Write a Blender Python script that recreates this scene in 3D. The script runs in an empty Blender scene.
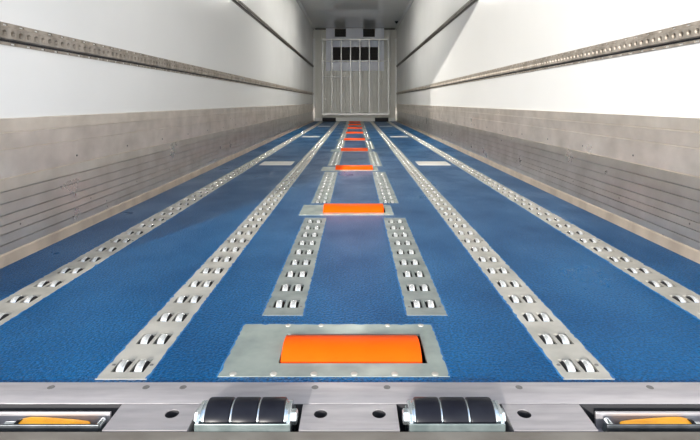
import bpy, math, random
from mathutils import Vector, Matrix
random.seed(7)
S = bpy.context.scene
COL = S.collection
PI = math.pi

# ------------------------------------------------------------------ camera, sky, sun, exposure
F = 482.0
cam_d = bpy.data.cameras.new('camera')
cam = bpy.data.objects.new('camera', cam_d); COL.objects.link(cam)
cam.location = (0, 0, .57); cam.rotation_euler = (PI/2, 0, 0)
cam_d.sensor_width = 36; cam_d.sensor_fit = 'HORIZONTAL'; cam_d.lens = F/700*36
cam_d.shift_x = -5/700; cam_d.shift_y = -118/700
cam_d.clip_start = .05
S.camera = cam

w = bpy.data.worlds.new('sky'); S.world = w; w.use_nodes = True
bg = w.node_tree.nodes['Background']
bg.inputs[1].default_value = 1.0
wn = w.node_tree.nodes; wl = w.node_tree.links
tc = wn.new('ShaderNodeTexCoord'); sx = wn.new('ShaderNodeSeparateXYZ'); cr = wn.new('ShaderNodeValToRGB')
wl.new(tc.outputs['Generated'], sx.inputs[0]); wl.new(sx.outputs['Z'], cr.inputs['Fac']); wl.new(cr.outputs['Color'], bg.inputs[0])
cr.color_ramp.elements[0].position = 0.0; cr.color_ramp.elements[0].color = (5.6, 5.4, 5.1, 1)      # hazy bright horizon
cr.color_ramp.elements[1].position = .9; cr.color_ramp.elements[1].color = (.55, .72, 1.05, 1)      # deeper zenith
em = cr.color_ramp.elements.new(.38); em.color = (2.5, 2.65, 2.9, 1)

sun_d = bpy.data.lights.new('sun', 'SUN'); sun_d.energy = 7.2; sun_d.angle = math.radians(.4)
sun_d.color = (1, .95, .88)
sun = bpy.data.objects.new('sun', sun_d); COL.objects.link(sun)
sun.rotation_euler = Vector((1, 2.85, -.695)).to_track_quat('-Z', 'Y').to_euler()
sun.location = (-3, -6, 4)

S.view_settings.view_transform = 'Standard'; S.view_settings.look = 'None'
S.view_settings.gamma = 1; S.view_settings.use_curve_mapping = False
S.view_settings.exposure = 0.13

FILL_W = 88.0  # emission strength of the added ceiling fill lamps

# ------------------------------------------------------------------ measures (metres, y runs into the trailer)
HW = 1.235; Y0 = .84; YS = .974; YB = 14.3; HC = 2.745

# ------------------------------------------------------------------ materials
def lin(r, g, b):
    f = lambda c: ((c/255+.055)/1.055)**2.4 if c/255 > .04045 else c/255/12.92
    return (f(r), f(g), f(b), 1)

def mat(name, col, rough=.5, metal=0, col2=None, nscale=(6, 6, 6), noise=5.0, detail=4, bump=0, bscale=(200, 200, 200),
        rvar=0, coat=0, speck=None, spec=.5, contrast=(.35, .65)):
    m = bpy.data.materials.new(name); m.use_nodes = True
    nt = m.node_tree; N = nt.nodes; L = nt.links
    p = N['Principled BSDF']
    p.inputs['Base Color'].default_value = col
    p.inputs['Roughness'].default_value = rough
    p.inputs['Metallic'].default_value = metal
    p.inputs['Specular IOR Level'].default_value = spec
    if coat: p.inputs['Coat Weight'].default_value = coat; p.inputs['Coat Roughness'].default_value = .12
    g = N.new('ShaderNodeNewGeometry')
    mp = N.new('ShaderNodeMapping'); mp.inputs['Scale'].default_value = nscale
    L.new(g.outputs['Position'], mp.inputs['Vector'])
    n = N.new('ShaderNodeTexNoise'); n.inputs['Scale'].default_value = noise; n.inputs['Detail'].default_value = detail
    L.new(mp.outputs[0], n.inputs['Vector'])
    r = N.new('ShaderNodeMapRange'); r.inputs['From Min'].default_value = contrast[0]; r.inputs['From Max'].default_value = contrast[1]
    L.new(n.outputs['Fac'], r.inputs['Value'])
    if col2:
        mx = N.new('ShaderNodeMix'); mx.data_type = 'RGBA'
        mx.inputs['A'].default_value = col; mx.inputs['B'].default_value = col2
        L.new(r.outputs[0], mx.inputs['Factor']); L.new(mx.outputs['Result'], p.inputs['Base Color'])
    if speck:
        n3 = N.new('ShaderNodeTexNoise'); n3.inputs['Scale'].default_value = speck[0]; n3.inputs['Detail'].default_value = 1
        L.new(g.outputs['Position'], n3.inputs['Vector'])
        r3 = N.new('ShaderNodeMapRange'); r3.inputs['From Min'].default_value = .35; r3.inputs['From Max'].default_value = .65
        r3.inputs['To Min'].default_value = 1-speck[1]; r3.inputs['To Max'].default_value = 1+speck[1]
        L.new(n3.outputs['Fac'], r3.inputs['Value'])
        vm = N.new('ShaderNodeVectorMath'); vm.operation = 'SCALE'
        L.new(mx.outputs['Result'], vm.inputs[0]); L.new(r3.outputs[0], vm.inputs['Scale']); L.new(vm.outputs[0], p.inputs['Base Color'])
    if rvar:
        rr = N.new('ShaderNodeMapRange'); rr.inputs['To Min'].default_value = rough-rvar; rr.inputs['To Max'].default_value = rough+rvar
        L.new(r.outputs[0], rr.inputs['Value']); L.new(rr.outputs[0], p.inputs['Roughness'])
    if bump:
        mp2 = N.new('ShaderNodeMapping'); mp2.inputs['Scale'].default_value = bscale
        L.new(g.outputs['Position'], mp2.inputs['Vector'])
        n2 = N.new('ShaderNodeTexNoise'); n2.inputs['Scale'].default_value = 1; n2.inputs['Detail'].default_value = 2
        L.new(mp2.outputs[0], n2.inputs['Vector'])
        b = N.new('ShaderNodeBump'); b.inputs['Strength'].default_value = bump; b.inputs['Distance'].default_value = .002
        L.new(n2.outputs['Fac'], b.inputs['Height']); L.new(b.outputs[0], p.inputs['Normal'])
    return m

M = {}
M['white'] = mat('white_gelcoat', (.80, .80, .785, 1), .22, 0, (.76, .76, .745, 1), (1, 1, 1), 1.2, bump=.02, bscale=(8, 8, 8), rvar=.04)
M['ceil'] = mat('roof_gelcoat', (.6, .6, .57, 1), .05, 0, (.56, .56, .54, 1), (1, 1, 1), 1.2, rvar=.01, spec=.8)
M['back'] = mat('bulkhead_gelcoat', (.74, .73, .67, 1), .3, 0, (.68, .67, .61, 1), (1, 1, 1), 2)
M['blue'] = mat('blue_floor_coating', lin(0, 82, 130), .36, 0, lin(0, 62, 104), (1, .7, 1), 3.2, 8, bump=1.6, spec=.13, speck=(165, .42), bscale=(150, 150, 150), rvar=.1, contrast=(.3, .7))
M['bead'] = mat('blue_sealant', lin(36, 108, 158), .6, 0, lin(4, 78, 130), (1, 1, 1), 30)
M['kick'] = mat('worn_aluminium_plank', lin(216, 212, 208), .30, .88, lin(186, 180, 174), (2, 3, 3), 2.0, 6, rvar=.04, contrast=(.25, .75))
M['kicktop'] = mat('worn_aluminium_panel', lin(242, 233, 223), .33, .7, lin(204, 195, 184), (1, 3.0, 4), 2.0, 6, rvar=.06, contrast=(.25, .75))
M['skirt'] = mat('cove_aluminium', lin(190, 176, 160), .5, .5, lin(165, 152, 138), (1, 2, 1), 4)
M['rail'] = mat('galvanised_rail', lin(172, 163, 152), .6, .4, lin(136, 128, 117), (1, 3, 1), 8, bump=.1, bscale=(60, 30, 60))
M['darkrail'] = mat('shade_and_dark_rail', lin(96, 90, 82), .5, .5, lin(74, 68, 61), (1, 3, 1), 8)  # upper rails: shade put into the colour; also the dark ceiling rail
M['railback'] = mat('rail_channel', lin(178, 170, 158), .5, .4)
M['plate'] = mat('galvanised_plate', lin(188, 185, 176), .42, .4, lin(160, 158, 150), (1, 1, 1), 9, 6, bump=.1, bscale=(120, 120, 120), rvar=.08)
M['plate2'] = mat('galvanised_cover_plate', lin(158, 167, 160), .42, .45, lin(134, 145, 140), (1, 1, 1), 12, 6, bump=.1, bscale=(90, 90, 90), rvar=.08)
M['plate3'] = mat('weathered_plate', lin(146, 152, 148), .42, .45, lin(122, 130, 127), (1, 1, 1), 12, 6, bump=.1, bscale=(90, 90, 90), rvar=.08)
M['cover'] = mat('pale_cover_plate', lin(205, 204, 198), .5, .1)
M['dark'] = mat('dark_recess', (.015, .015, .018, 1), .7, 0)
M['wheel'] = mat('zinc_roller', (.82, .84, .84, 1), .25, .75, (.7, .72, .72, 1), (1, 1, 1), 60)
M['orange'] = mat('orange_polyurethane', (.80, .082, .0005, 1), .5, 0, (.74, .074, .0005, 1), (1, 1, 1), 15, spec=.1)
M['sill'] = mat('brushed_aluminium_sill', lin(184, 180, 182), .42, .6, lin(164, 160, 163), (2, 14, 14), 5, 8, bump=.2, bscale=(10, 500, 500), rvar=.1, contrast=(.3, .75))
M['beam'] = mat('worn_steel_beam', lin(120, 115, 107), .6, .2, lin(98, 92, 84), (1, 2, 2), 9, 8)
M['black'] = mat('black_rubber', (.006, .0065, .010, 1), .3, 0, (.009, .010, .014, 1), (1, 1, 1), 30, spec=.12)
M['chrome'] = mat('zinc_plated_steel', (.72, .77, .78, 1), .22, .9, (.60, .66, .67, 1), (1, 1, 1), 30)
M['zincdull'] = mat('dull_zinc_bracket', lin(112, 122, 122), .4, .6, lin(88, 99, 99), (1, 1, 1), 30)
M['lip'] = mat('dark_steel_lip', lin(88, 92, 96), .4, .6, lin(66, 70, 74), (1, 1, 1), 30)
M['yellow'] = mat('yellow_lacquer', lin(255, 178, 10), .4, 0, lin(245, 160, 5), (1, 1, 1), 25)
M['screw'] = mat('worn_screw_head', (.16, .155, .15, 1), .5, .5)
M['unit'] = mat('bluish_white_casing', (.88, .90, .98, 1), .35, 0)
M['vent'] = mat('dark_vent', (.02, .016, .014, 1), .6, 0)
M['bar'] = mat('aluminium_bar', (.46, .46, .45, 1), .35, .6)
M['post'] = mat('white_corner_profile', (.85, .85, .82, 1), .35)
M['ground'] = mat('concrete_yard', (.42, .40, .37, 1), .9, 0, (.34, .32, .30, 1), (1, 1, 1), 1)
M['fillbody'] = mat('fill_lamp_housing', (.8, .8, .8, 1), .5)
e = bpy.data.materials.new('fill_lamp_diffuser'); e.use_nodes = True
p = e.node_tree.nodes['Principled BSDF']; p.inputs['Emission Color'].default_value = (1, .97, .9, 1); p.inputs['Emission Strength'].default_value = FILL_W
M['lamp'] = e

# ------------------------------------------------------------------ mesh helpers
class MB:
    def __init__(s): s.v = []; s.f = []; s.mi = []; s.m = 0
    def V(s, p): s.v.append(tuple(p)); return len(s.v)-1
    def face(s, pts): s.f.append([s.V(p) for p in pts]); s.mi.append(s.m)
    def box(s, x0, x1, y0, y1, z0, z1):
        b = len(s.v)
        for x in (x0, x1):
            for y in (y0, y1):
                for z in (z0, z1): s.v.append((x, y, z))
        for f in ((0, 1, 3, 2), (4, 6, 7, 5), (0, 4, 5, 1), (2, 3, 7, 6), (0, 2, 6, 4), (1, 5, 7, 3)):
            s.f.append([b+i for i in f]); s.mi.append(s.m)
    def lathe(s, prof, c, axis='x', n=20):
        """prof: list of (t, r) along the axis"""
        b = len(s.v)
        for t, r in prof:
            for i in range(n):
                a = 2*PI*i/n; u, q = r*math.cos(a), r*math.sin(a)
                s.v.append({'x': (c[0]+t, c[1]+u, c[2]+q), 'y': (c[0]+u, c[1]+t, c[2]+q), 'z': (c[0]+u, c[1]+q, c[2]+t)}[axis])
        for k in range(len(prof)-1):
            for i in range(n):
                j = (i+1) % n
                s.f.append([b+k*n+i, b+k*n+j, b+(k+1)*n+j, b+(k+1)*n+i]); s.mi.append(s.m)
        s.f.append([b+i for i in range(n)][::-1]); s.mi.append(s.m)
        s.f.append([b+(len(prof)-1)*n+i for i in range(n)]); s.mi.append(s.m)
    def extrude_y(s, prof, y0, y1, closed=True):
        """prof: (x,z) outline swept along y"""
        b = len(s.v); n = len(prof)
        for y in (y0, y1):
            for x, z in prof: s.v.append((x, y, z))
        for i in range(n if closed else n-1):
            j = (i+1) % n; s.f.append([b+i, b+j, b+n+j, b+n+i]); s.mi.append(s.m)
        if closed:
            s.f.append([b+i for i in range(n)]); s.mi.append(s.m); s.f.append([b+n+i for i in range(n)][::-1]); s.mi.append(s.m)
    def extrude_x(s, prof, x0, x1):
        b = len(s.v); n = len(prof)
        for x in (x0, x1):
            for y, z in prof: s.v.append((x, y, z))
        for i in range(n):
            j = (i+1) % n; s.f.append([b+i, b+j, b+n+j, b+n+i]); s.mi.append(s.m)
        s.f.append([b+i for i in range(n)]); s.mi.append(s.m); s.f.append([b+n+i for i in range(n)][::-1]); s.mi.append(s.m)
    def slotted(s, rect, holes, mapf, thick):
        """flat plate (u,v rectangle) with rectangular holes; mapf(u,v,d) -> xyz, d = depth below the face"""
        u0, u1, v0, v1 = rect
        us = sorted({round(t, 5) for h in holes for t in h[:2]} | {u0, u1}); vs = sorted({round(t, 5) for h in holes for t in h[2:]} | {v0, v1})
        us = [u for u in us if u0 <= u <= u1]; vs = [v for v in vs if v0 <= v <= v1]
        hs = set()
        iu = {u: i for i, u in enumerate(us)}; iv = {v: i for i, v in enumerate(vs)}
        for h in holes:
            a, b_, c, d = [round(t, 5) for t in h]
            a = max(a, u0); b_ = min(b_, u1); c = max(c, v0); d = min(d, v1)
            if a >= b_ or c >= d: continue
            for i in range(iu[a], iu[b_]):
                for j in range(iv[c], iv[d]): hs.add((i, j))
        nu, nv = len(us)-1, len(vs)-1
        solid = lambda i, j: 0 <= i < nu and 0 <= j < nv and (i, j) not in hs
        ids = {}
        def G(i, j, k):
            if (i, j, k) not in ids: ids[(i, j, k)] = s.V(mapf(us[i], vs[j], thick*k))
            return ids[(i, j, k)]
        def q(*a): s.f.append(list(a)); s.mi.append(s.m)
        for i in range(nu):
            for j in range(nv):
                if not solid(i, j): continue
                q(G(i, j, 0), G(i+1, j, 0), G(i+1, j+1, 0), G(i, j+1, 0))
                if thick:
                    if not solid(i-1, j): q(G(i, j, 0), G(i, j+1, 0), G(i, j+1, 1), G(i, j, 1))
                    if not solid(i+1, j): q(G(i+1, j, 0), G(i+1, j, 1), G(i+1, j+1, 1), G(i+1, j+1, 0))
                    if not solid(i, j-1): q(G(i, j, 0), G(i, j, 1), G(i+1, j, 1), G(i+1, j, 0))
                    if not solid(i, j+1): q(G(i, j+1, 0), G(i+1, j+1, 0), G(i+1, j+1, 1), G(i, j+1, 1))
    def build(s, name, m, parent=None, smooth=False, bevel=0, recalc=True):
        me = bpy.data.meshes.new(name); me.from_pydata(s.v, [], s.f)
        for k in (m if isinstance(m, (list, tuple)) else [m]): me.materials.append(M[k])
        me.polygons.foreach_set('material_index', s.mi)
        if recalc:
            import bmesh
            bm = bmesh.new(); bm.from_mesh(me); bmesh.ops.recalc_face_normals(bm, faces=bm.faces); bm.to_mesh(me); bm.free()
        me.update()
        o = bpy.data.objects.new(name, me); COL.objects.link(o); o.parent = parent
        if smooth:
            me.shade_smooth()
            try: me.set_sharp_from_angle(angle=math.radians(35))
            except Exception: pass
        if bevel:
            b = o.modifiers.new('bevel', 'BEVEL'); b.width = bevel; b.segments = 2; b.limit_method = 'ANGLE'
        return o

def tag(o, label, cat, group=None, kind=None):
    o['label'] = label; o['category'] = cat
    if group: o['group'] = group
    if kind: o['kind'] = kind
    return o
def struct(o, label=None):
    o['kind'] = 'structure'
    if label: o['label'] = label
    return o
def empty(name, loc=(0, 0, 0)):
    o = bpy.data.objects.new(name, None); COL.objects.link(o); o.location = loc; o.empty_display_size = .05; return o
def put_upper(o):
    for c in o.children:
        if not c.name.startswith('groove'): c.data = c.data.copy(); c.data.materials[0] = M['darkrail']  # same rail metal, recoloured darker to carry its shade
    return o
def copy_tree(o, parent=None):
    c = o.copy(); COL.objects.link(c); c.parent = parent
    for ch in o.children: copy_tree(ch, c)
    return c

# ------------------------------------------------------------------ the setting
# roller layout -----------------------------------------------------
PITCH = .117; FIRST = 1.0425
LONG = [(-1.015, -.900), (-.534, -.428), (.428, .534), (.900, 1.015)]
ST_Y = [1.117, 2.545] + [4.11+1.55*k for k in range(7)]
SHORT = []
for k in range(8):
    SHORT.append((ST_Y[k]+.170, ST_Y[k+1]-.175))
SHORT.append((ST_Y[8]+.16, YB-.14))
BARS = [4.47, 7.90, 11.33]
plates = []
for a, b in LONG: plates.append((a, b, .990, YB-.06))
for y0, y1 in SHORT:
    plates.append((-.248, -.138, y0, y1)); plates.append((.138, .248, y0, y1))
for y in ST_Y: plates.append((-.285, .197, y-.118, y+.118))
inset = .006
mb = MB()
mb.slotted((-HW, HW, YS, YB), [(a+inset, b-inset, c+inset, d-inset) for a, b, c, d in plates], lambda u, v, d: (u, v, 0), 0)
struct(mb.build('floor', 'blue', recalc=False), 'blue coated trailer floor with anti-slip grain')

mb = MB(); mb.box(-HW-.06, -HW, Y0, YB+.06, -.2, HC+.06); struct(mb.build('wall_left', 'white'))
mb = MB(); mb.box(HW, HW+.06, Y0, YB+.06, -.2, HC+.06); struct(mb.build('wall_right', 'white'))
mb = MB(); mb.box(-HW, HW, Y0, YB+.06, HC, HC+.06); struct(mb.build('ceiling', 'ceil'))
# rear bulkhead with shallow vertical corrugation
mb = MB(); prof = [(-HW, YB+.06)]
x = -HW
while x < HW-.001:
    x1 = min(x+.137, HW)
    prof += [(x, YB), (min(x+.095, HW), YB), (min(x+.105, HW), YB+.004), (min(x+.127, HW), YB+.004)]
    x = x1
prof += [(HW, YB), (HW, YB+.06)]
b = len(mb.v); n = len(prof)
for z in (-.2, HC):
    for px, py in prof: mb.v.append((px, py, z))
for i in range(n-1):
    mb.f.append([i, i+1, n+i+1, n+i]); mb.mi.append(0)
struct(mb.build('wall_back', 'back'))
# door header and outer frame
mb = MB(); mb.box(-HW-.06, HW+.06, Y0-.0, Y0+.10, 2.54, HC+.06); struct(mb.build('trim_1', 'post'), 'header over the rear door opening')
mb = MB(); mb.box(-30, 30, -40, 20, -1.25, -1.2); struct(mb.build('ground', 'ground'))

# aluminium kick panels: smooth upper part, ribbed lower planks
def kick(side):
    s = -1 if side == 'left' else 1
    X = lambda d: s*(HW-d)
    mb = MB()
    # upper flat panel with two fine joints (material 1), lower ribbed planks (material 0)
    up = [(.0, .5125), (.010, .512)]
    for h in (.463, .404, .303): up += [(.010, h+.003), (.0060, h+.001), (.0060, h-.001), (.0118, h-.003)]
    lo = [(.010, .300)]
    hs = [.258, .2166, .175, .14, .109, .072]
    for h in hs: lo += [(.0150, h+.0038), (.0060, h+.002), (.0060, h-.0015), (.0115, h-.003)]
    lo += [(.0150, .035), (.0125, 0.0)]
    def sweep(pr, m):
        mb.m = m
        for (d0, h0), (d1, h1) in zip(pr, pr[1:]):
            mb.face([(X(d0), Y0+.134, h0), (X(d1), Y0+.134, h1), (X(d1), YB-.07, h1), (X(d0), YB-.07, h0)])
    sweep(up+[(.010, .300)], 1); sweep(lo, 0)
    o = struct(mb.build('baseboard_'+side, ['kick', 'kicktop'], recalc=False))
    if s > 0:
        o.data.flip_normals()
    # rivets as parts
    y = 1.18; k = 0
    rv = None
    while y < 12:
        for h, dy in ((.335, 0), (.125, .11)):
            if rv is None:
                m2 = MB(); m2.lathe([(-.001, .0045), (.0015, .004), (.0025, .002)], (0, 0, 0), 'x', 10)
                rv = m2.build('rivet', 'screw', o, smooth=True); r = rv
            else:
                r = rv.copy(); COL.objects.link(r); r.parent = o
            r.location = (X(.012), y+dy, h); r.rotation_euler = (0, 0, PI if s > 0 else 0)
            if s > 0: r.rotation_euler = (0, 0, PI)
        y += .47; k += 1
    # cove strip
    mb = MB(); pr = [(.0150, .043), (.017, .041), (.0195, .034), (.021, .008), (.024, .0005), (.0125, .0005)]
    mb.extrude_y([(X(d), h) for d, h in pr], YS, YB-.07)
    return mb
struct(kick('left').build('trim_2', 'skirt', smooth=True), 'pale cove strip along the left foot')
struct(kick('right').build('trim_3', 'skirt', smooth=True), 'pale cove strip along the right foot')
for i, s in enumerate((-1, 1)):
    mb = MB(); x0, x1 = sorted((s*(HW), s*(HW-.055))); mb.box(x0, x1, YB-.065, YB-.001, .42, HC-.30)
    struct(mb.build('trim_%d' % (4+i), 'post', bevel=.006))
    mb = MB(); mb.box(x0, x1, YB-.065, YB-.001, .0, .418)
    struct(mb.build('trim_%d' % (6+i), 'kick', bevel=.006))
    mb = MB(); mb.extrude_y([(s*HW, HC-.001), (s*(HW-.05), HC-.001), (s*(HW-.046), HC-.012), (s*(HW-.012), HC-.046), (s*HW, HC-.05)], Y0+.134, YB-.01)
    struct(mb.build('trim_%d' % (8+i), 'ceil', bevel=.002))
mb = MB(); mb.box(-HW+.07, HW-.07, YB-.03, YB-.001, .001, .10)
struct(mb.build('baseboard_back', 'post', bevel=.004))

# ------------------------------------------------------------------ lashing rails
def make_rail():
    r = empty('lashing_rail')
    # local frame for the LEFT wall: x = 0 is the wall, +x into the room, z = 0 the rail's lower edge
    L0, L1 = Y0+.15, YB-.07
    mb = MB()   # channel behind the perforated face
    mb.box(0, .004, L0, L1, .0205, .0705)
    mb.build('channel', 'railback', r)
    mb = MB(); mb.box(.0002, .0025, L0, L1, .0095, .0203); mb.build('groove', 'dark', r)
    # perforated face
    mb = MB(); p = .0415; y = L0; z0, z1, d = .024, .066, .017
    R = .0125; zc = (z0+z1)/2-.001
    octs = [(math.cos(PI/8+PI/4*k)*R, math.sin(PI/8+PI/4*k)*R) for k in range(8)]
    while y+p < L1:
        yc = y+p/2
        O = [mb.V((d, yc+a, zc+b)) for a, b in octs]
        I = [mb.V((d-.012, yc+a*.75, zc+b*.75)) for a, b in octs]
        C = [mb.V((d, y+p, z1)), mb.V((d, y, z1)), mb.V((d, y, z0)), mb.V((d, y+p, z0))]
        # octagon vertex k lies at angle 22.5 + 45k
        A = lambda *f: (mb.f.append(list(f)), mb.mi.append(0))
        for k in range(8):
            A(O[k], O[(k+1) % 8], I[(k+1) % 8], I[k])
        A(C[0], O[0], O[7], C[3]); A(C[0], C[1], O[1+0], O[0]) if False else None
        A(C[0], C[1], O[2], O[1]); A(C[0], O[1], O[0]); A(C[1], O[3], O[2]); A(C[1], C[2], O[4], O[3])
        A(C[2], O[5], O[4]); A(C[2], C[3], O[6], O[5]); A(C[3], O[7], O[6])
        y += p
    mb.face([(d, L0, z1), (.004, L0, z1+.004), (.004, y, z1+.004), (d, y, z1)])
    mb.face([(d, L0, z0), (.004, L0, z0-.004), (.004, y, z0-.004), (d, y, z0)])
    mb.build('perforated_face', 'rail', r, recalc=False)
    # slotted upper and lower flanges
    def fl(za, zb, ph):
        mb = MB(); hs = []; yy = L0+.03+ph; zm = (za+zb)/2
        while yy < L1-.03: hs.append((yy, yy+.022, zm-.0034, zm+.0034)); yy += .083
        mb.slotted((L0, L1, za, zb), hs, lambda u, v, dd: (.005-dd, u, v), .0045)
        return mb.build('flange', 'rail', r, recalc=True)
    fl(.0705, .087, 0); fl(.0, .012, .04)
    return r
rail0 = make_rail()
def put_rail(o, s, z, label):
    o.location = (s*(HW-.0005), 0, z)
    o.scale = (-s, 1, .9 if z < 1 else .87)      # the same rail, mirrored for the right wall
    tag(o, label, 'rail', 'perforated lashing rails on the side walls')
put_rail(rail0, -1, .771, 'perforated metal lashing rail, lower of the two on the left white wall')
put_rail(copy_tree(rail0), 1, .783, 'perforated metal lashing rail, lower of the two on the right white wall')
put_rail(put_upper(copy_tree(rail0)), -1, 1.584, 'metal lashing rail with shade in its colour, upper of the two on the left white wall')
put_rail(put_upper(copy_tree(rail0)), 1, 1.590, 'metal lashing rail with shade in its colour, upper of the two on the right white wall')

# ------------------------------------------------------------------ roller tracks in the floor
TOP = .0013
def bead(x0, x1, y0, y1, parent):
    """ragged line of blue floor coating creeping over the plate's edge"""
    mb = MB(); rnd = random.Random(int(x0*1e4+y0*1e3))
    st = .011
    def run(p, q, inn):
        n = max(2, int(min((q-p).length, 99)/st)); prev = None
        for i in range(n+1):
            c = p+(q-p)*i/n
            far = max(0, c.y-4)
            o_ = c-inn*(.0015+rnd.uniform(0, .0025)); i_ = c+inn*(.0005+max(0, rnd.gauss(.0008, .0022)))
            cur = (mb.V((o_.x, o_.y, .0004)), mb.V((c.x, c.y, TOP+.0007)), mb.V((i_.x, i_.y, TOP+.0003)))
            if prev:
                for k in (0, 1): mb.f.append([prev[k], cur[k], cur[k+1], prev[k+1]]); mb.mi.append(0)
            prev = cur
    V = Vector
    run(V((x1, y0, 0)), V((x1, y1, 0)), V((-1, 0, 0)))
    run(V((x1, y1, 0)), V((x0, y1, 0)), V((0, -1, 0))); run(V((x0, y1, 0)), V((x0, y0, 0)), V((1, 0, 0)))
    return mb.build('sealant_edge', 'bead', parent)

WR, WW = .029, .0165
def wheel_mb(xc, yc, zc):
    mb = MB(); h = WW/2
    mb.lathe([(-h, WR-.003), (-h+.003, WR-.0006), (0, WR), (h-.003, WR-.0006), (h, WR-.003)], (xc, yc, zc), 'x', 24)
    mb.mi[-1] = mb.mi[-2] = 1           # flat flanks coloured dark to hold the shade of the slots
    return mb
WZ = TOP+.0085-WR
wheel_proto = None; screw_proto = None
DX = .0197
def track(x0, x1, y0, y1, first, label, group, name='roller_track'):
    global wheel_proto, screw_proto
    xc = (x0+x1)/2
    r = empty(name, (xc, y0, 0)); tag(r, label, 'roller track', group)
    W = x1-x0; Lh = y1-y0
    rows = []; y = first
    while y < y1-.03: rows.append(y); y += PITCH
    holes = []
    for yy in rows:
        for s in (-1, 1):
            cx = s*DX
            holes.append((cx-.0150, cx+.0150, yy-y0-.027, yy-y0+.0235))
    mb = MB(); mb.slotted((-W/2, W/2, 0, Lh), holes, lambda u, v, d: (u, v, TOP-d), .006)
    mb.build('plate', 'plate' if W > .112 or abs(xc) > .4 and Lh > 5 else 'plate3', r)
    mb = MB(); a, b_ = -W/2+.008, W/2-.008; c, d_ = .008, Lh-.008; q = -.055
    mb.face([(a, c, q), (b_, c, q), (b_, d_, q), (a, d_, q)])
    mb.face([(a, c, q), (a, c, -.002), (b_, c, -.002), (b_, c, q)]); mb.face([(a, d_, q), (b_, d_, q), (b_, d_, -.002), (a, d_, -.002)])
    mb.face([(a, c, q), (a, d_, q), (a, d_, -.002), (a, c, -.002)]); mb.face([(b_, c, q), (b_, c, -.002), (b_, d_, -.002), (b_, d_, q)])
    mb.build('tray', 'dark', r)
    be = bead(-W/2, W/2, 0, Lh, r)
    cnt = 0; rest = MB()
    for yy in rows:
        for s in (-1, 1):
            if cnt < 100:
                if wheel_proto is None:
                    wheel_proto = wheel_mb(0, 0, 0).build('roller', ['wheel', 'dark'], r, smooth=True); o = wheel_proto
                else:
                    o = wheel_proto.copy(); COL.objects.link(o); o.parent = r
                o.location = (s*DX, yy-y0, WZ)
            else:
                rest.v and None
                m2 = wheel_mb(s*DX, yy-y0, WZ); b = len(rest.v)
                rest.v += m2.v; rest.f += [[b+i for i in f] for f in m2.f]; rest.mi += m2.mi
            cnt += 1
    if rest.v:
        o = rest.build('roller', ['wheel', 'dark'], r, smooth=True); o['kind'] = 'stuff'; o['label'] = 'far rollers towards the bulkhead'
    # screws at the near end of the plate and at the plate joints
    ys = [.052] + ([] if Lh < 3 else [.052+.936*k for k in range(1, 6)])
    for yy in ys:
        for s in (-1, 1):
            if screw_proto is None:
                sc = MB(); sc.lathe([(0, .0045), (.0015, .003)], (0, 0, 0), 'z', 8)
                screw_proto = sc.build('screw', 'screw', r); o = screw_proto
            else: o = screw_proto.copy(); COL.objects.link(o); o.parent = r
            o.location = (s*(W/2-.012), yy, TOP)
    return r
LN = ['long steel roller track on the blue floor, nearest the left wall',
      'long steel roller track on the blue floor, first one left of the orange rollers',
      'long steel roller track on the blue floor, first one right of the orange rollers',
      'long steel roller track on the blue floor, nearest the right wall']
for (a, b_), lab in zip(LONG, LN): track(a, b_, .990, YB-.06, FIRST, lab, 'long roller tracks running down the floor')
ORD = ['first', 'second', 'third', 'fourth', 'fifth', 'sixth', 'seventh', 'eighth', 'ninth']
for k, (y0, y1) in enumerate(SHORT):
    for s, side in ((-1, 'left'), (1, 'right')):
        a, b_ = (-.248, -.138) if s < 0 else (.138, .248)
        n = int((y1-y0-.05)/PITCH)
        first = y0+((y1-y0)-n*PITCH)/2
        if k < 8: lab = 'short steel roller plate between the %s and %s orange rollers from the sill, %s side' % (ORD[k], ORD[k+1], side)
        else: lab = 'short steel roller plate beyond the farthest orange roller, %s side' % side
        track(a, b_, y0, y1, first, lab, 'short roller plates beside the orange rollers', 'short_roller_track')

# orange roller stations
def station():
    r = empty('orange_roller_unit')
    mb = MB(); mb.slotted((-.285, .197, -.118, .118), [(-.167, .158, -.068, .066)], lambda u, v, d: (u, v, TOP-d), .006)
    mb.build('mounting_plate', 'plate2', r)
    mb = MB(); a, b_, c, d_, q = -.18, .175, -.09, .09, -.16
    mb.face([(a, c, q), (b_, c, q), (b_, d_, q), (a, d_, q)])
    for P in ([(a, c), (b_, c)], [(b_, c), (b_, d_)], [(b_, d_), (a, d_)], [(a, d_), (a, c)]):
        mb.face([(*P[0], q), (*P[1], q), (*P[1], -.003), (*P[0], -.003)])
    mb.build('well', 'dark', r)
    mb = MB(); R = .088; zc = .020-R
    mb.lathe([(-.1645, .02), (-.1645, R-.004), (-.1635, R-.001), (-.161, R), (.145, R), (.1475, R-.001), (.1485, R-.004), (.1485, .02)], (0, .0, zc), 'x', 64)
    mb.build('drum', 'orange', r, smooth=True)
    bead(-.285, .197, -.118, .118, r)
    sc = None
    for i in range(6):
        for yy in (-.109, .110):
            if yy > 0 and i in (0, 3): continue
            if sc is None:
                m2 = MB(); m2.lathe([(0, .0075), (.001, .007), (.002, .004)], (0, 0, 0), 'z', 14)
                sc = m2.build('screw', 'plate', r, smooth=True); o = sc
            else: o = sc.copy(); COL.objects.link(o); o.parent = r
            o.location = (-.255+.0845*i, yy, TOP)
    return r
st0 = station()
for k, y in enumerate(ST_Y):
    o = st0 if k == 0 else copy_tree(st0)
    o.location = (0, y, 0)
    if k:
        for c in o.children:
            if c.name.startswith('drum'): c.location.z = .012        # these drums stand a little prouder than the first
    tag(o, 'orange drum roller in a grey floor plate, %s' % ('nearest the door sill' if k == 0 else ('farthest, at the foot of the bulkhead' if k == 8 else ORD[k]+' one counted from the door sill')), 'roller', 'orange rollers down the middle of the floor')

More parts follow.
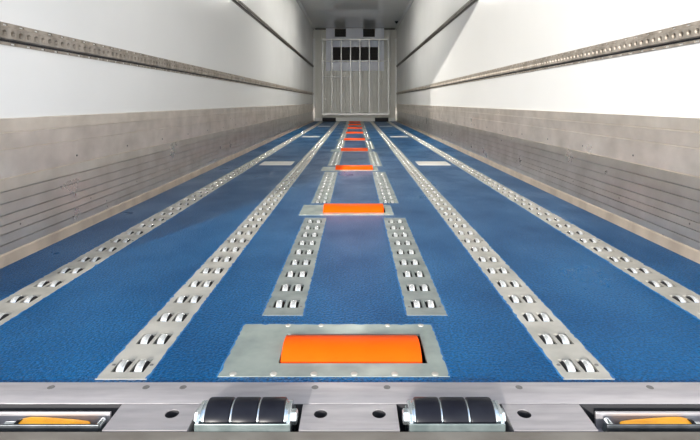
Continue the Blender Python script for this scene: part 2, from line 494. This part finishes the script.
# small grey cover plates between the tracks
cp = None
for k, y in enumerate(BARS):
    for s, side in ((-1, 'left'), (1, 'right')):
        if cp is None:
            mb = MB(); mb.box(-.146, .146, -.13, .13, .0003, .003)
            cp = mb.build('cover_plate', 'cover', None, bevel=.001); o = cp
        else: o = cp.copy(); COL.objects.link(o)
        o.location = (s*.7205, y, 0)
        tag(o, 'flat grey cover plate between two long tracks, %s pair from the sill, %s side' % (ORD[k], side), 'cover plate', 'flat cover plates between the long tracks')

# ------------------------------------------------------------------ door sill in the foreground
sill = empty('door_sill', (0, Y0, 0)); tag(sill, 'brushed aluminium door sill across the front edge of the blue floor', 'sill')
sy = lambda y: y-Y0
def sub(mb_fn, name, m, **k): pass
# rear plate with rounded nose; profile (y,z) swept along x
mb = MB()
mb.extrude_x([(sy(YS), 0.0), (sy(YS), .0035), (sy(.946), .0036), (sy(.940), .0034), (sy(.933), .0028), (sy(.926), .0018), (sy(.919), .0004), (sy(.913), -.0012), (sy(.912), -.005), (sy(.912), -.03), (sy(YS), -.03)], -HW, HW)
mb.build('sill_plate', 'sill', sill)
# middle lands between the pockets, with cylindrical socket holes
Yb, Yf = .9105, .8385
def land(x0, x1, holes, name='land'):
    mb = MB(); R = .0125; zt = -.001; th = .014
    cells = sorted(holes)
    edges = [x0]+[v for h in cells for v in (h-.03, h+.03)]+[x1]
    # plain stretches
    i = 0
    while i < len(edges)-1:
        a, b_ = edges[i], edges[i+1]
        if i % 2 == 0: mb.face([(a, sy(Yf), zt), (b_, sy(Yf), zt), (b_, sy(Yb), zt), (a, sy(Yb), zt)])
        i += 1
    n = 24
    for h in cells:
        yc = sy(.883)
        ring = [(h+R*math.cos(2*PI*k/n), yc+R*math.sin(2*PI*k/n)) for k in range(n)]
        def edge(k):
            a = 2*PI*k/n; c, s_ = math.cos(a), math.sin(a)
            t = 1e9
            if c > 1e-6: t = min(t, .03/c)
            if c < -1e-6: t = min(t, -.03/c)
            if s_ > 1e-6: t = min(t, (sy(Yb)-yc)/s_)
            if s_ < -1e-6: t = min(t, (sy(Yf)-yc)/s_)
            return (h+c*t, yc+s_*t)
        E = [edge(k) for k in range(n)]
        for k in range(n):
            j = (k+1) % n
            mb.face([(*ring[k], zt), (*E[k], zt), (*E[j], zt), (*ring[j], zt)])
            mb.m = 1; mb.face([(*ring[k], zt-.0015), (*ring[j], zt-.0015), (*ring[j], zt-th), (*ring[k], zt-th)]); mb.m = 0  # lower socket walls coloured dark for the shade inside the hole
            mb.face([(*ring[k], zt), (*ring[j], zt), (*ring[j], zt-.0015), (*ring[k], zt-.0015)])
        for cx, cy in ((h-.03, sy(Yf)), (h+.03, sy(Yf)), (h-.03, sy(Yb)), (h+.03, sy(Yb))):
            # fill the corner triangles
            best = sorted(E, key=lambda e: (e[0]-cx)**2+(e[1]-cy)**2)
            side = [e for e in E if abs(e[0]-cx) < 1e-4]; top = [e for e in E if abs(e[1]-cy) < 1e-4]
            e1 = min(side, key=lambda e: abs(e[1]-cy)); e2 = min(top, key=lambda e: abs(e[0]-cx))
            k1 = E.index(e1); k2 = E.index(e2)
            if k1 != k2: mb.face([(*e1, zt), (*e2, zt), (cx, cy, zt)])
    # front and end faces
    mb.face([(x0, sy(Yf), zt), (x1, sy(Yf), zt), (x1, sy(Yf), zt-.06), (x0, sy(Yf), zt-.06)])
    for xx in (x0, x1): mb.face([(xx, sy(Yf), zt), (xx, sy(Yb), zt), (xx, sy(Yb), zt-.06), (xx, sy(Yf), zt-.06)])
    o = mb.build(name, ['sill', 'dark'], sill, recalc=True)
    return o
land(-.440, -.292, [-.335]); land(-.098, .078, [-.063, .044]); land(.277, .423, [.310])
land(-HW, -.78, []); land(.765, HW, [])
# dark floor of the pockets and beneath the lands
mb = MB(); mb.box(-HW, HW, sy(Yf), sy(.912), -.075, -.062)
mb.box(-HW, HW, sy(.9108), sy(.912), -.062, -.0015)
mb.build('pocket_lining', 'dark', sill)
# front beam
mb = MB(); mb.extrude_x([(sy(.8375), -.07), (sy(.8375), -.004), (sy(.835), -.0015), (sy(.74), -.0015), (sy(.735), -.006), (sy(.735), -.2), (sy(.8375), -.2)], -HW-.06, HW+.06)
mb.build('front_beam', 'beam', sill, smooth=True)
sc = None
for px in (51, 146, 183, 315, 387, 519, 650, -90, 780):
    if sc is None:
        m2 = MB(); m2.lathe([(0, .0070), (.0004, .0066), (.0005, .003), (.0001, .0025)], (0, 0, 0), 'z', 14)
        sc = m2.build('screw', 'screw', sill, smooth=True); o = sc
    else: o = sc.copy(); COL.objects.link(o); o.parent = sill
    o.location = ((px-355)*.957/F, sy(.957), .0035)

# triple rubber rollers
def sill_roller():
    r = empty('sill_roller')
    cy, cz, R = 0, -.004, .0335
    w0 = .0455; gap = .0025
    core = MB(); core.lathe([(-.078, .0265), (.078, .0265)], (0, cy, cz), 'x', 24); core.build('axle', 'chrome', r, smooth=True)
    for k in (-1, 0, 1):
        c = k*(w0+gap); h = w0/2
        mb = MB(); mb.lathe([(-h, .02), (-h, R-.003), (-h+.0015, R-.0006), (-h+.004, R), (h-.004, R), (h-.0015, R-.0006), (h, R-.003), (h, .02)], (c, cy, cz), 'x', 40)
        o = mb.build('roller', 'black', r, smooth=True)
    for k in (-1.5, -.5, .5, 1.5):
        mb = MB(); c = k*(w0+gap)
        mb.lathe([(-.0011, .02), (-.0011, R-.0035), (.0011, R-.0035), (.0011, .02)], (c, cy, cz), 'x', 40)
        mb.build('washer', 'chrome', r, smooth=True)
    # bracket: front lip, two cheeks, base
    mb = MB(); a = .0795
    mb.box(-a-.004, a+.004, -.038, -.0345, -.05, .0105)
    mb.box(-a-.004, a+.004, .0345, .037, -.05, -.003)
    mb.box(-a, a, -.035, .035, -.052, -.048)
    mb.build('bracket', 'zincdull', r, bevel=.001)
    for s in (-1, 1):
        mb = MB()
        pr = [(-.036, -.045), (-.036, .011), (-.026, .020), (-.012, .025), (.006, .025), (.022, .016), (.033, -.002), (.034, -.045)]
        mb.extrude_x(pr, min(s*(a-.003), s*(a+.003)), max(s*(a-.003), s*(a+.003)))
        ck = mb.build('cheek', 'chrome', r, bevel=.001)
        mb = MB(); q0, q1 = (a+.003, a+.013)
        mb.lathe([(s*q0, .0125), (s*(q1-.002), .0125), (s*q1, .009)], (0, cy-.004, cz+.006), 'x', 6)
        mb.build('bolt', 'chrome', ck, smooth=False)
    return r
sr = sill_roller(); sr.location = (-.196, .8745, 0)
tag(sr, 'three black rubber rollers in a zinc bracket set in the sill, left pair member', 'roller', 'black triple rollers in the sill')
sr['label'] = 'set of three black rubber rollers in the door sill, left of the middle'
s2 = copy_tree(sr); s2.location = (.178, .8745, 0)
s2['label'] = 'set of three black rubber rollers in the door sill, right of the middle'

# recessed latches with yellow handles
def latch(s):
    r = empty('recessed_latch', (s*.60, .8745, -.02))
    # tray: sloping bright rear wall and dark base
    mb = MB()
    mb.box(-.155, .148, -.033, .030, -.016, -.013)
    mb.box(-.155, .148, .0155, .021, -.013, .016)
    o = mb.build('tray', 'sill', r, bevel=.001)
    mb = MB(); mb.box(-.155, .148, -.0245, -.0205, -.016, .020); mb.build('front_lip', 'lip', r, bevel=.001)
    inner = -s    # direction of the opening's inner end
    mb = MB()
    x0 = inner*.128
    mb.extrude_y([(x0, -.013), (x0+inner*.018, -.013), (x0+inner*.013, .004), (x0+inner*.004, .007)], -.030, .014)
    mb.build('hinge_block', 'zincdull', r, bevel=.0015)
    mb = MB(); mb.lathe([(-.016, .006), (.016, .006)], (inner*.137, -.004, .004), 'y', 12); mb.build('hinge_pin', 'chrome', r, smooth=True)
    # handle: tapered yellow lever, thick at the outer end
    mb = MB()
    xa, xb = inner*-.005, inner*.118
    def sec(x, y0, y1, z0, z1): return [(x, y0, z0), (x, y1, z0), (x, y1, z1), (x, y0, z1)]
    secs = [sec(inner*-.010, -.006, .010, -.006, .010), sec(inner*.004, -.010, .013, -.006, .0115), sec(inner*.03, -.010, .013, -.006, .0108),
            sec(inner*.09, -.008, .010, -.006, .0085), sec(inner*.112, -.007, .008, -.006, .0070), sec(inner*.118, -.004, .005, -.006, .0065)]
    for A, B in zip(secs, secs[1:]):
        for i in range(4):
            j = (i+1) % 4; mb.face([A[i], A[j], B[j], B[i]])
    mb.face(secs[0]); mb.face(secs[-1][::-1])
    import bmesh
    o = mb.build('handle', 'yellow', r)
    bm = bmesh.new(); bm.from_mesh(o.data); bmesh.ops.remove_doubles(bm, verts=bm.verts, dist=1e-5); bmesh.ops.recalc_face_normals(bm, faces=bm.faces); bm.to_mesh(o.data); bm.free()
    b = o.modifiers.new('bevel', 'BEVEL'); b.width = .002; b.segments = 3
    mb = MB(); cx = inner*-.022
    mb.lathe([(-.012, .013), (.008, .013), (.014, .009)], (cx, -.002, -.003), 'x', 20); sp = mb.build('spindle', 'chrome', r, smooth=True)
    mb = MB(); mb.lathe([(-.003, .016), (.003, .016)], (inner*-.010, -.002, -.003), 'x', 20); mb.build('collar', 'black', sp, smooth=True)
    return r
la = latch(-1); tag(la, 'recessed latch with yellow lever at the left end of the door sill', 'latch', 'yellow lever latches in the sill')
lb = latch(1); tag(lb, 'recessed latch with yellow lever at the right end of the door sill', 'latch', 'yellow lever latches in the sill')

# ------------------------------------------------------------------ bulkhead fittings
YW = YB
k_ = 14.2/F
hy = lambda py: .57+(102-py)*k_
hx = lambda px: (px-355)*k_
u = empty('ventilation_unit', (0, YW, 1.49)); tag(u, 'pale blue-white ventilation unit high on the far bulkhead behind the bars', 'ventilation unit')
lz = lambda z: z-1.49
YU = -.09
mb = MB()
xs = (-.857, .857)
mb.slotted((-.857, .857, lz(1.49), lz(HC-.002)), [(-.655, .68, lz(1.80), lz(2.195)), (-.60, -.266, lz(2.49), lz(HC-.004)), (.237, .59, lz(2.49), lz(HC-.004))],
           lambda a, b_, d: (a, YU+d, b_), .085)
mb.build('casing', 'unit', u)
def vent(x0, x1, z0, z1):
    mb = MB(); mb.box(x0+.001, x1-.001, YU+.07, YU+.083, lz(z0)+.001, lz(z1)-.001)
    z = z0+.03
    while z < z1-.02:
        mb.box(x0+.001, x1-.001, YU+.045, YU+.068, lz(z), lz(z)+.008); z += .045
    mb.build('vent', 'vent', u)
vent(-.655, .68, 1.80, 2.195); vent(-.60, -.266, 2.49, HC-.004); vent(.237, .59, 2.49, HC-.004)
for xx in (-.35, -.01, .34):
    mb = MB(); mb.box(xx-.035, xx+.035, YU+.002, YU+.04, lz(1.802), lz(2.193)); mb.build('divider', 'vent', u)

g = empty('bulkhead_grille', (0, YW-.20, 0)); tag(g, 'tall metal bar grille standing in front of the far bulkhead', 'grille')
BX = [hx(v) for v in (322.8, 332, 341.3, 350.6, 359.8, 369.2, 378.6, 388)]
for i, x in enumerate(BX):
    mb = MB(); wd = .016 if 0 < i < 7 else .02
    mb.box(x-wd, x+wd, -.016, .016, hy(113.5), hy(40.5)); mb.build('bar', 'bar', g, bevel=.004)
for z, hh, yy in ((hy(40), .022, 0), (hy(61.5), .012, .03), (hy(114), .03, 0)):
    mb = MB(); mb.box(BX[0]-.02, BX[-1]+.02, yy-.018, yy+.018, z-hh, z+hh); mb.build('cross_rail', 'bar', g, bevel=.004)
mb = MB(); mb.box(BX[0]-.02, BX[3]-.02, .018, .034, hy(77)-.012, hy(77)+.012); mb.build('cross_rail', 'bar', g, bevel=.004)
for x in (BX[0], BX[-1]):
    for z in (.45, 1.45, 2.3):
        mb = MB(); mb.box(x-.012, x+.012, .016, .199, z-.02, z+.02); mb.build('stand_off', 'bar', g)
for x in (BX[0]+.07, BX[-1]-.10):
    mb = MB(); mb.lathe([(-.06, .03), (-.075, .02)], (x, .15, hy(99.5)), 'y', 14); mb.lathe([(-.06, .014), (.05, .014)], (x, .15, hy(99.5)), 'y', 10); mb.build('bolt', 'post', g, smooth=True)
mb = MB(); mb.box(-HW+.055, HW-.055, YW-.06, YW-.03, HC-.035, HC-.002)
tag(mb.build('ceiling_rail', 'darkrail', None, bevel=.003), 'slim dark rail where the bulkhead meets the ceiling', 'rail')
for s, side in ((-1, 'left'), (1, 'right')):
    x = s*.79 if s > 0 else -.75
    x = hx(329.5) if s < 0 else hx(381.3)
    mb = MB(); mb.extrude_x([(YW-.34, .0005), (YW-.34, .10), (YW-.325, .115), (YW-.24, .115), (YW-.24, .0005)], x-.195, x+.195)
    tag(mb.build('bumper_block', 'dark', None, bevel=.006), 'black rubber bumper block on the floor at the %s foot of the grille' % side, 'bumper', 'black bumper blocks at the bulkhead')
mb = MB(); mb.lathe([(0, .05), (-.02, .045), (-.05, .02), (-.06, .02)], (1.12, 13.0, HC), 'z', 12)
tag(mb.build('ceiling_hook', 'black', None, smooth=True), 'small dark fitting on the ceiling near the right far corner', 'fitting')

# fill lamps added above the frame to brighten the far end
for k, (y, h) in enumerate(((7.2, .7), (9.15, .7))):
    r = empty('added_fill_lamp', (0, y, HC)); tag(r, 'added ceiling fill lamp, %s from the door' % ('first' if k == 0 else 'second'), 'lamp', 'added fill lamps')
    mb = MB(); mb.box(-.06, .06, -h-.02, h+.02, -.03, -.001); mb.build('housing', 'fillbody', r, bevel=.004)
    mb = MB(); mb.box(-.045, .045, -h, h, -.036, -.031); mb.build('diffuser', 'lamp', r)
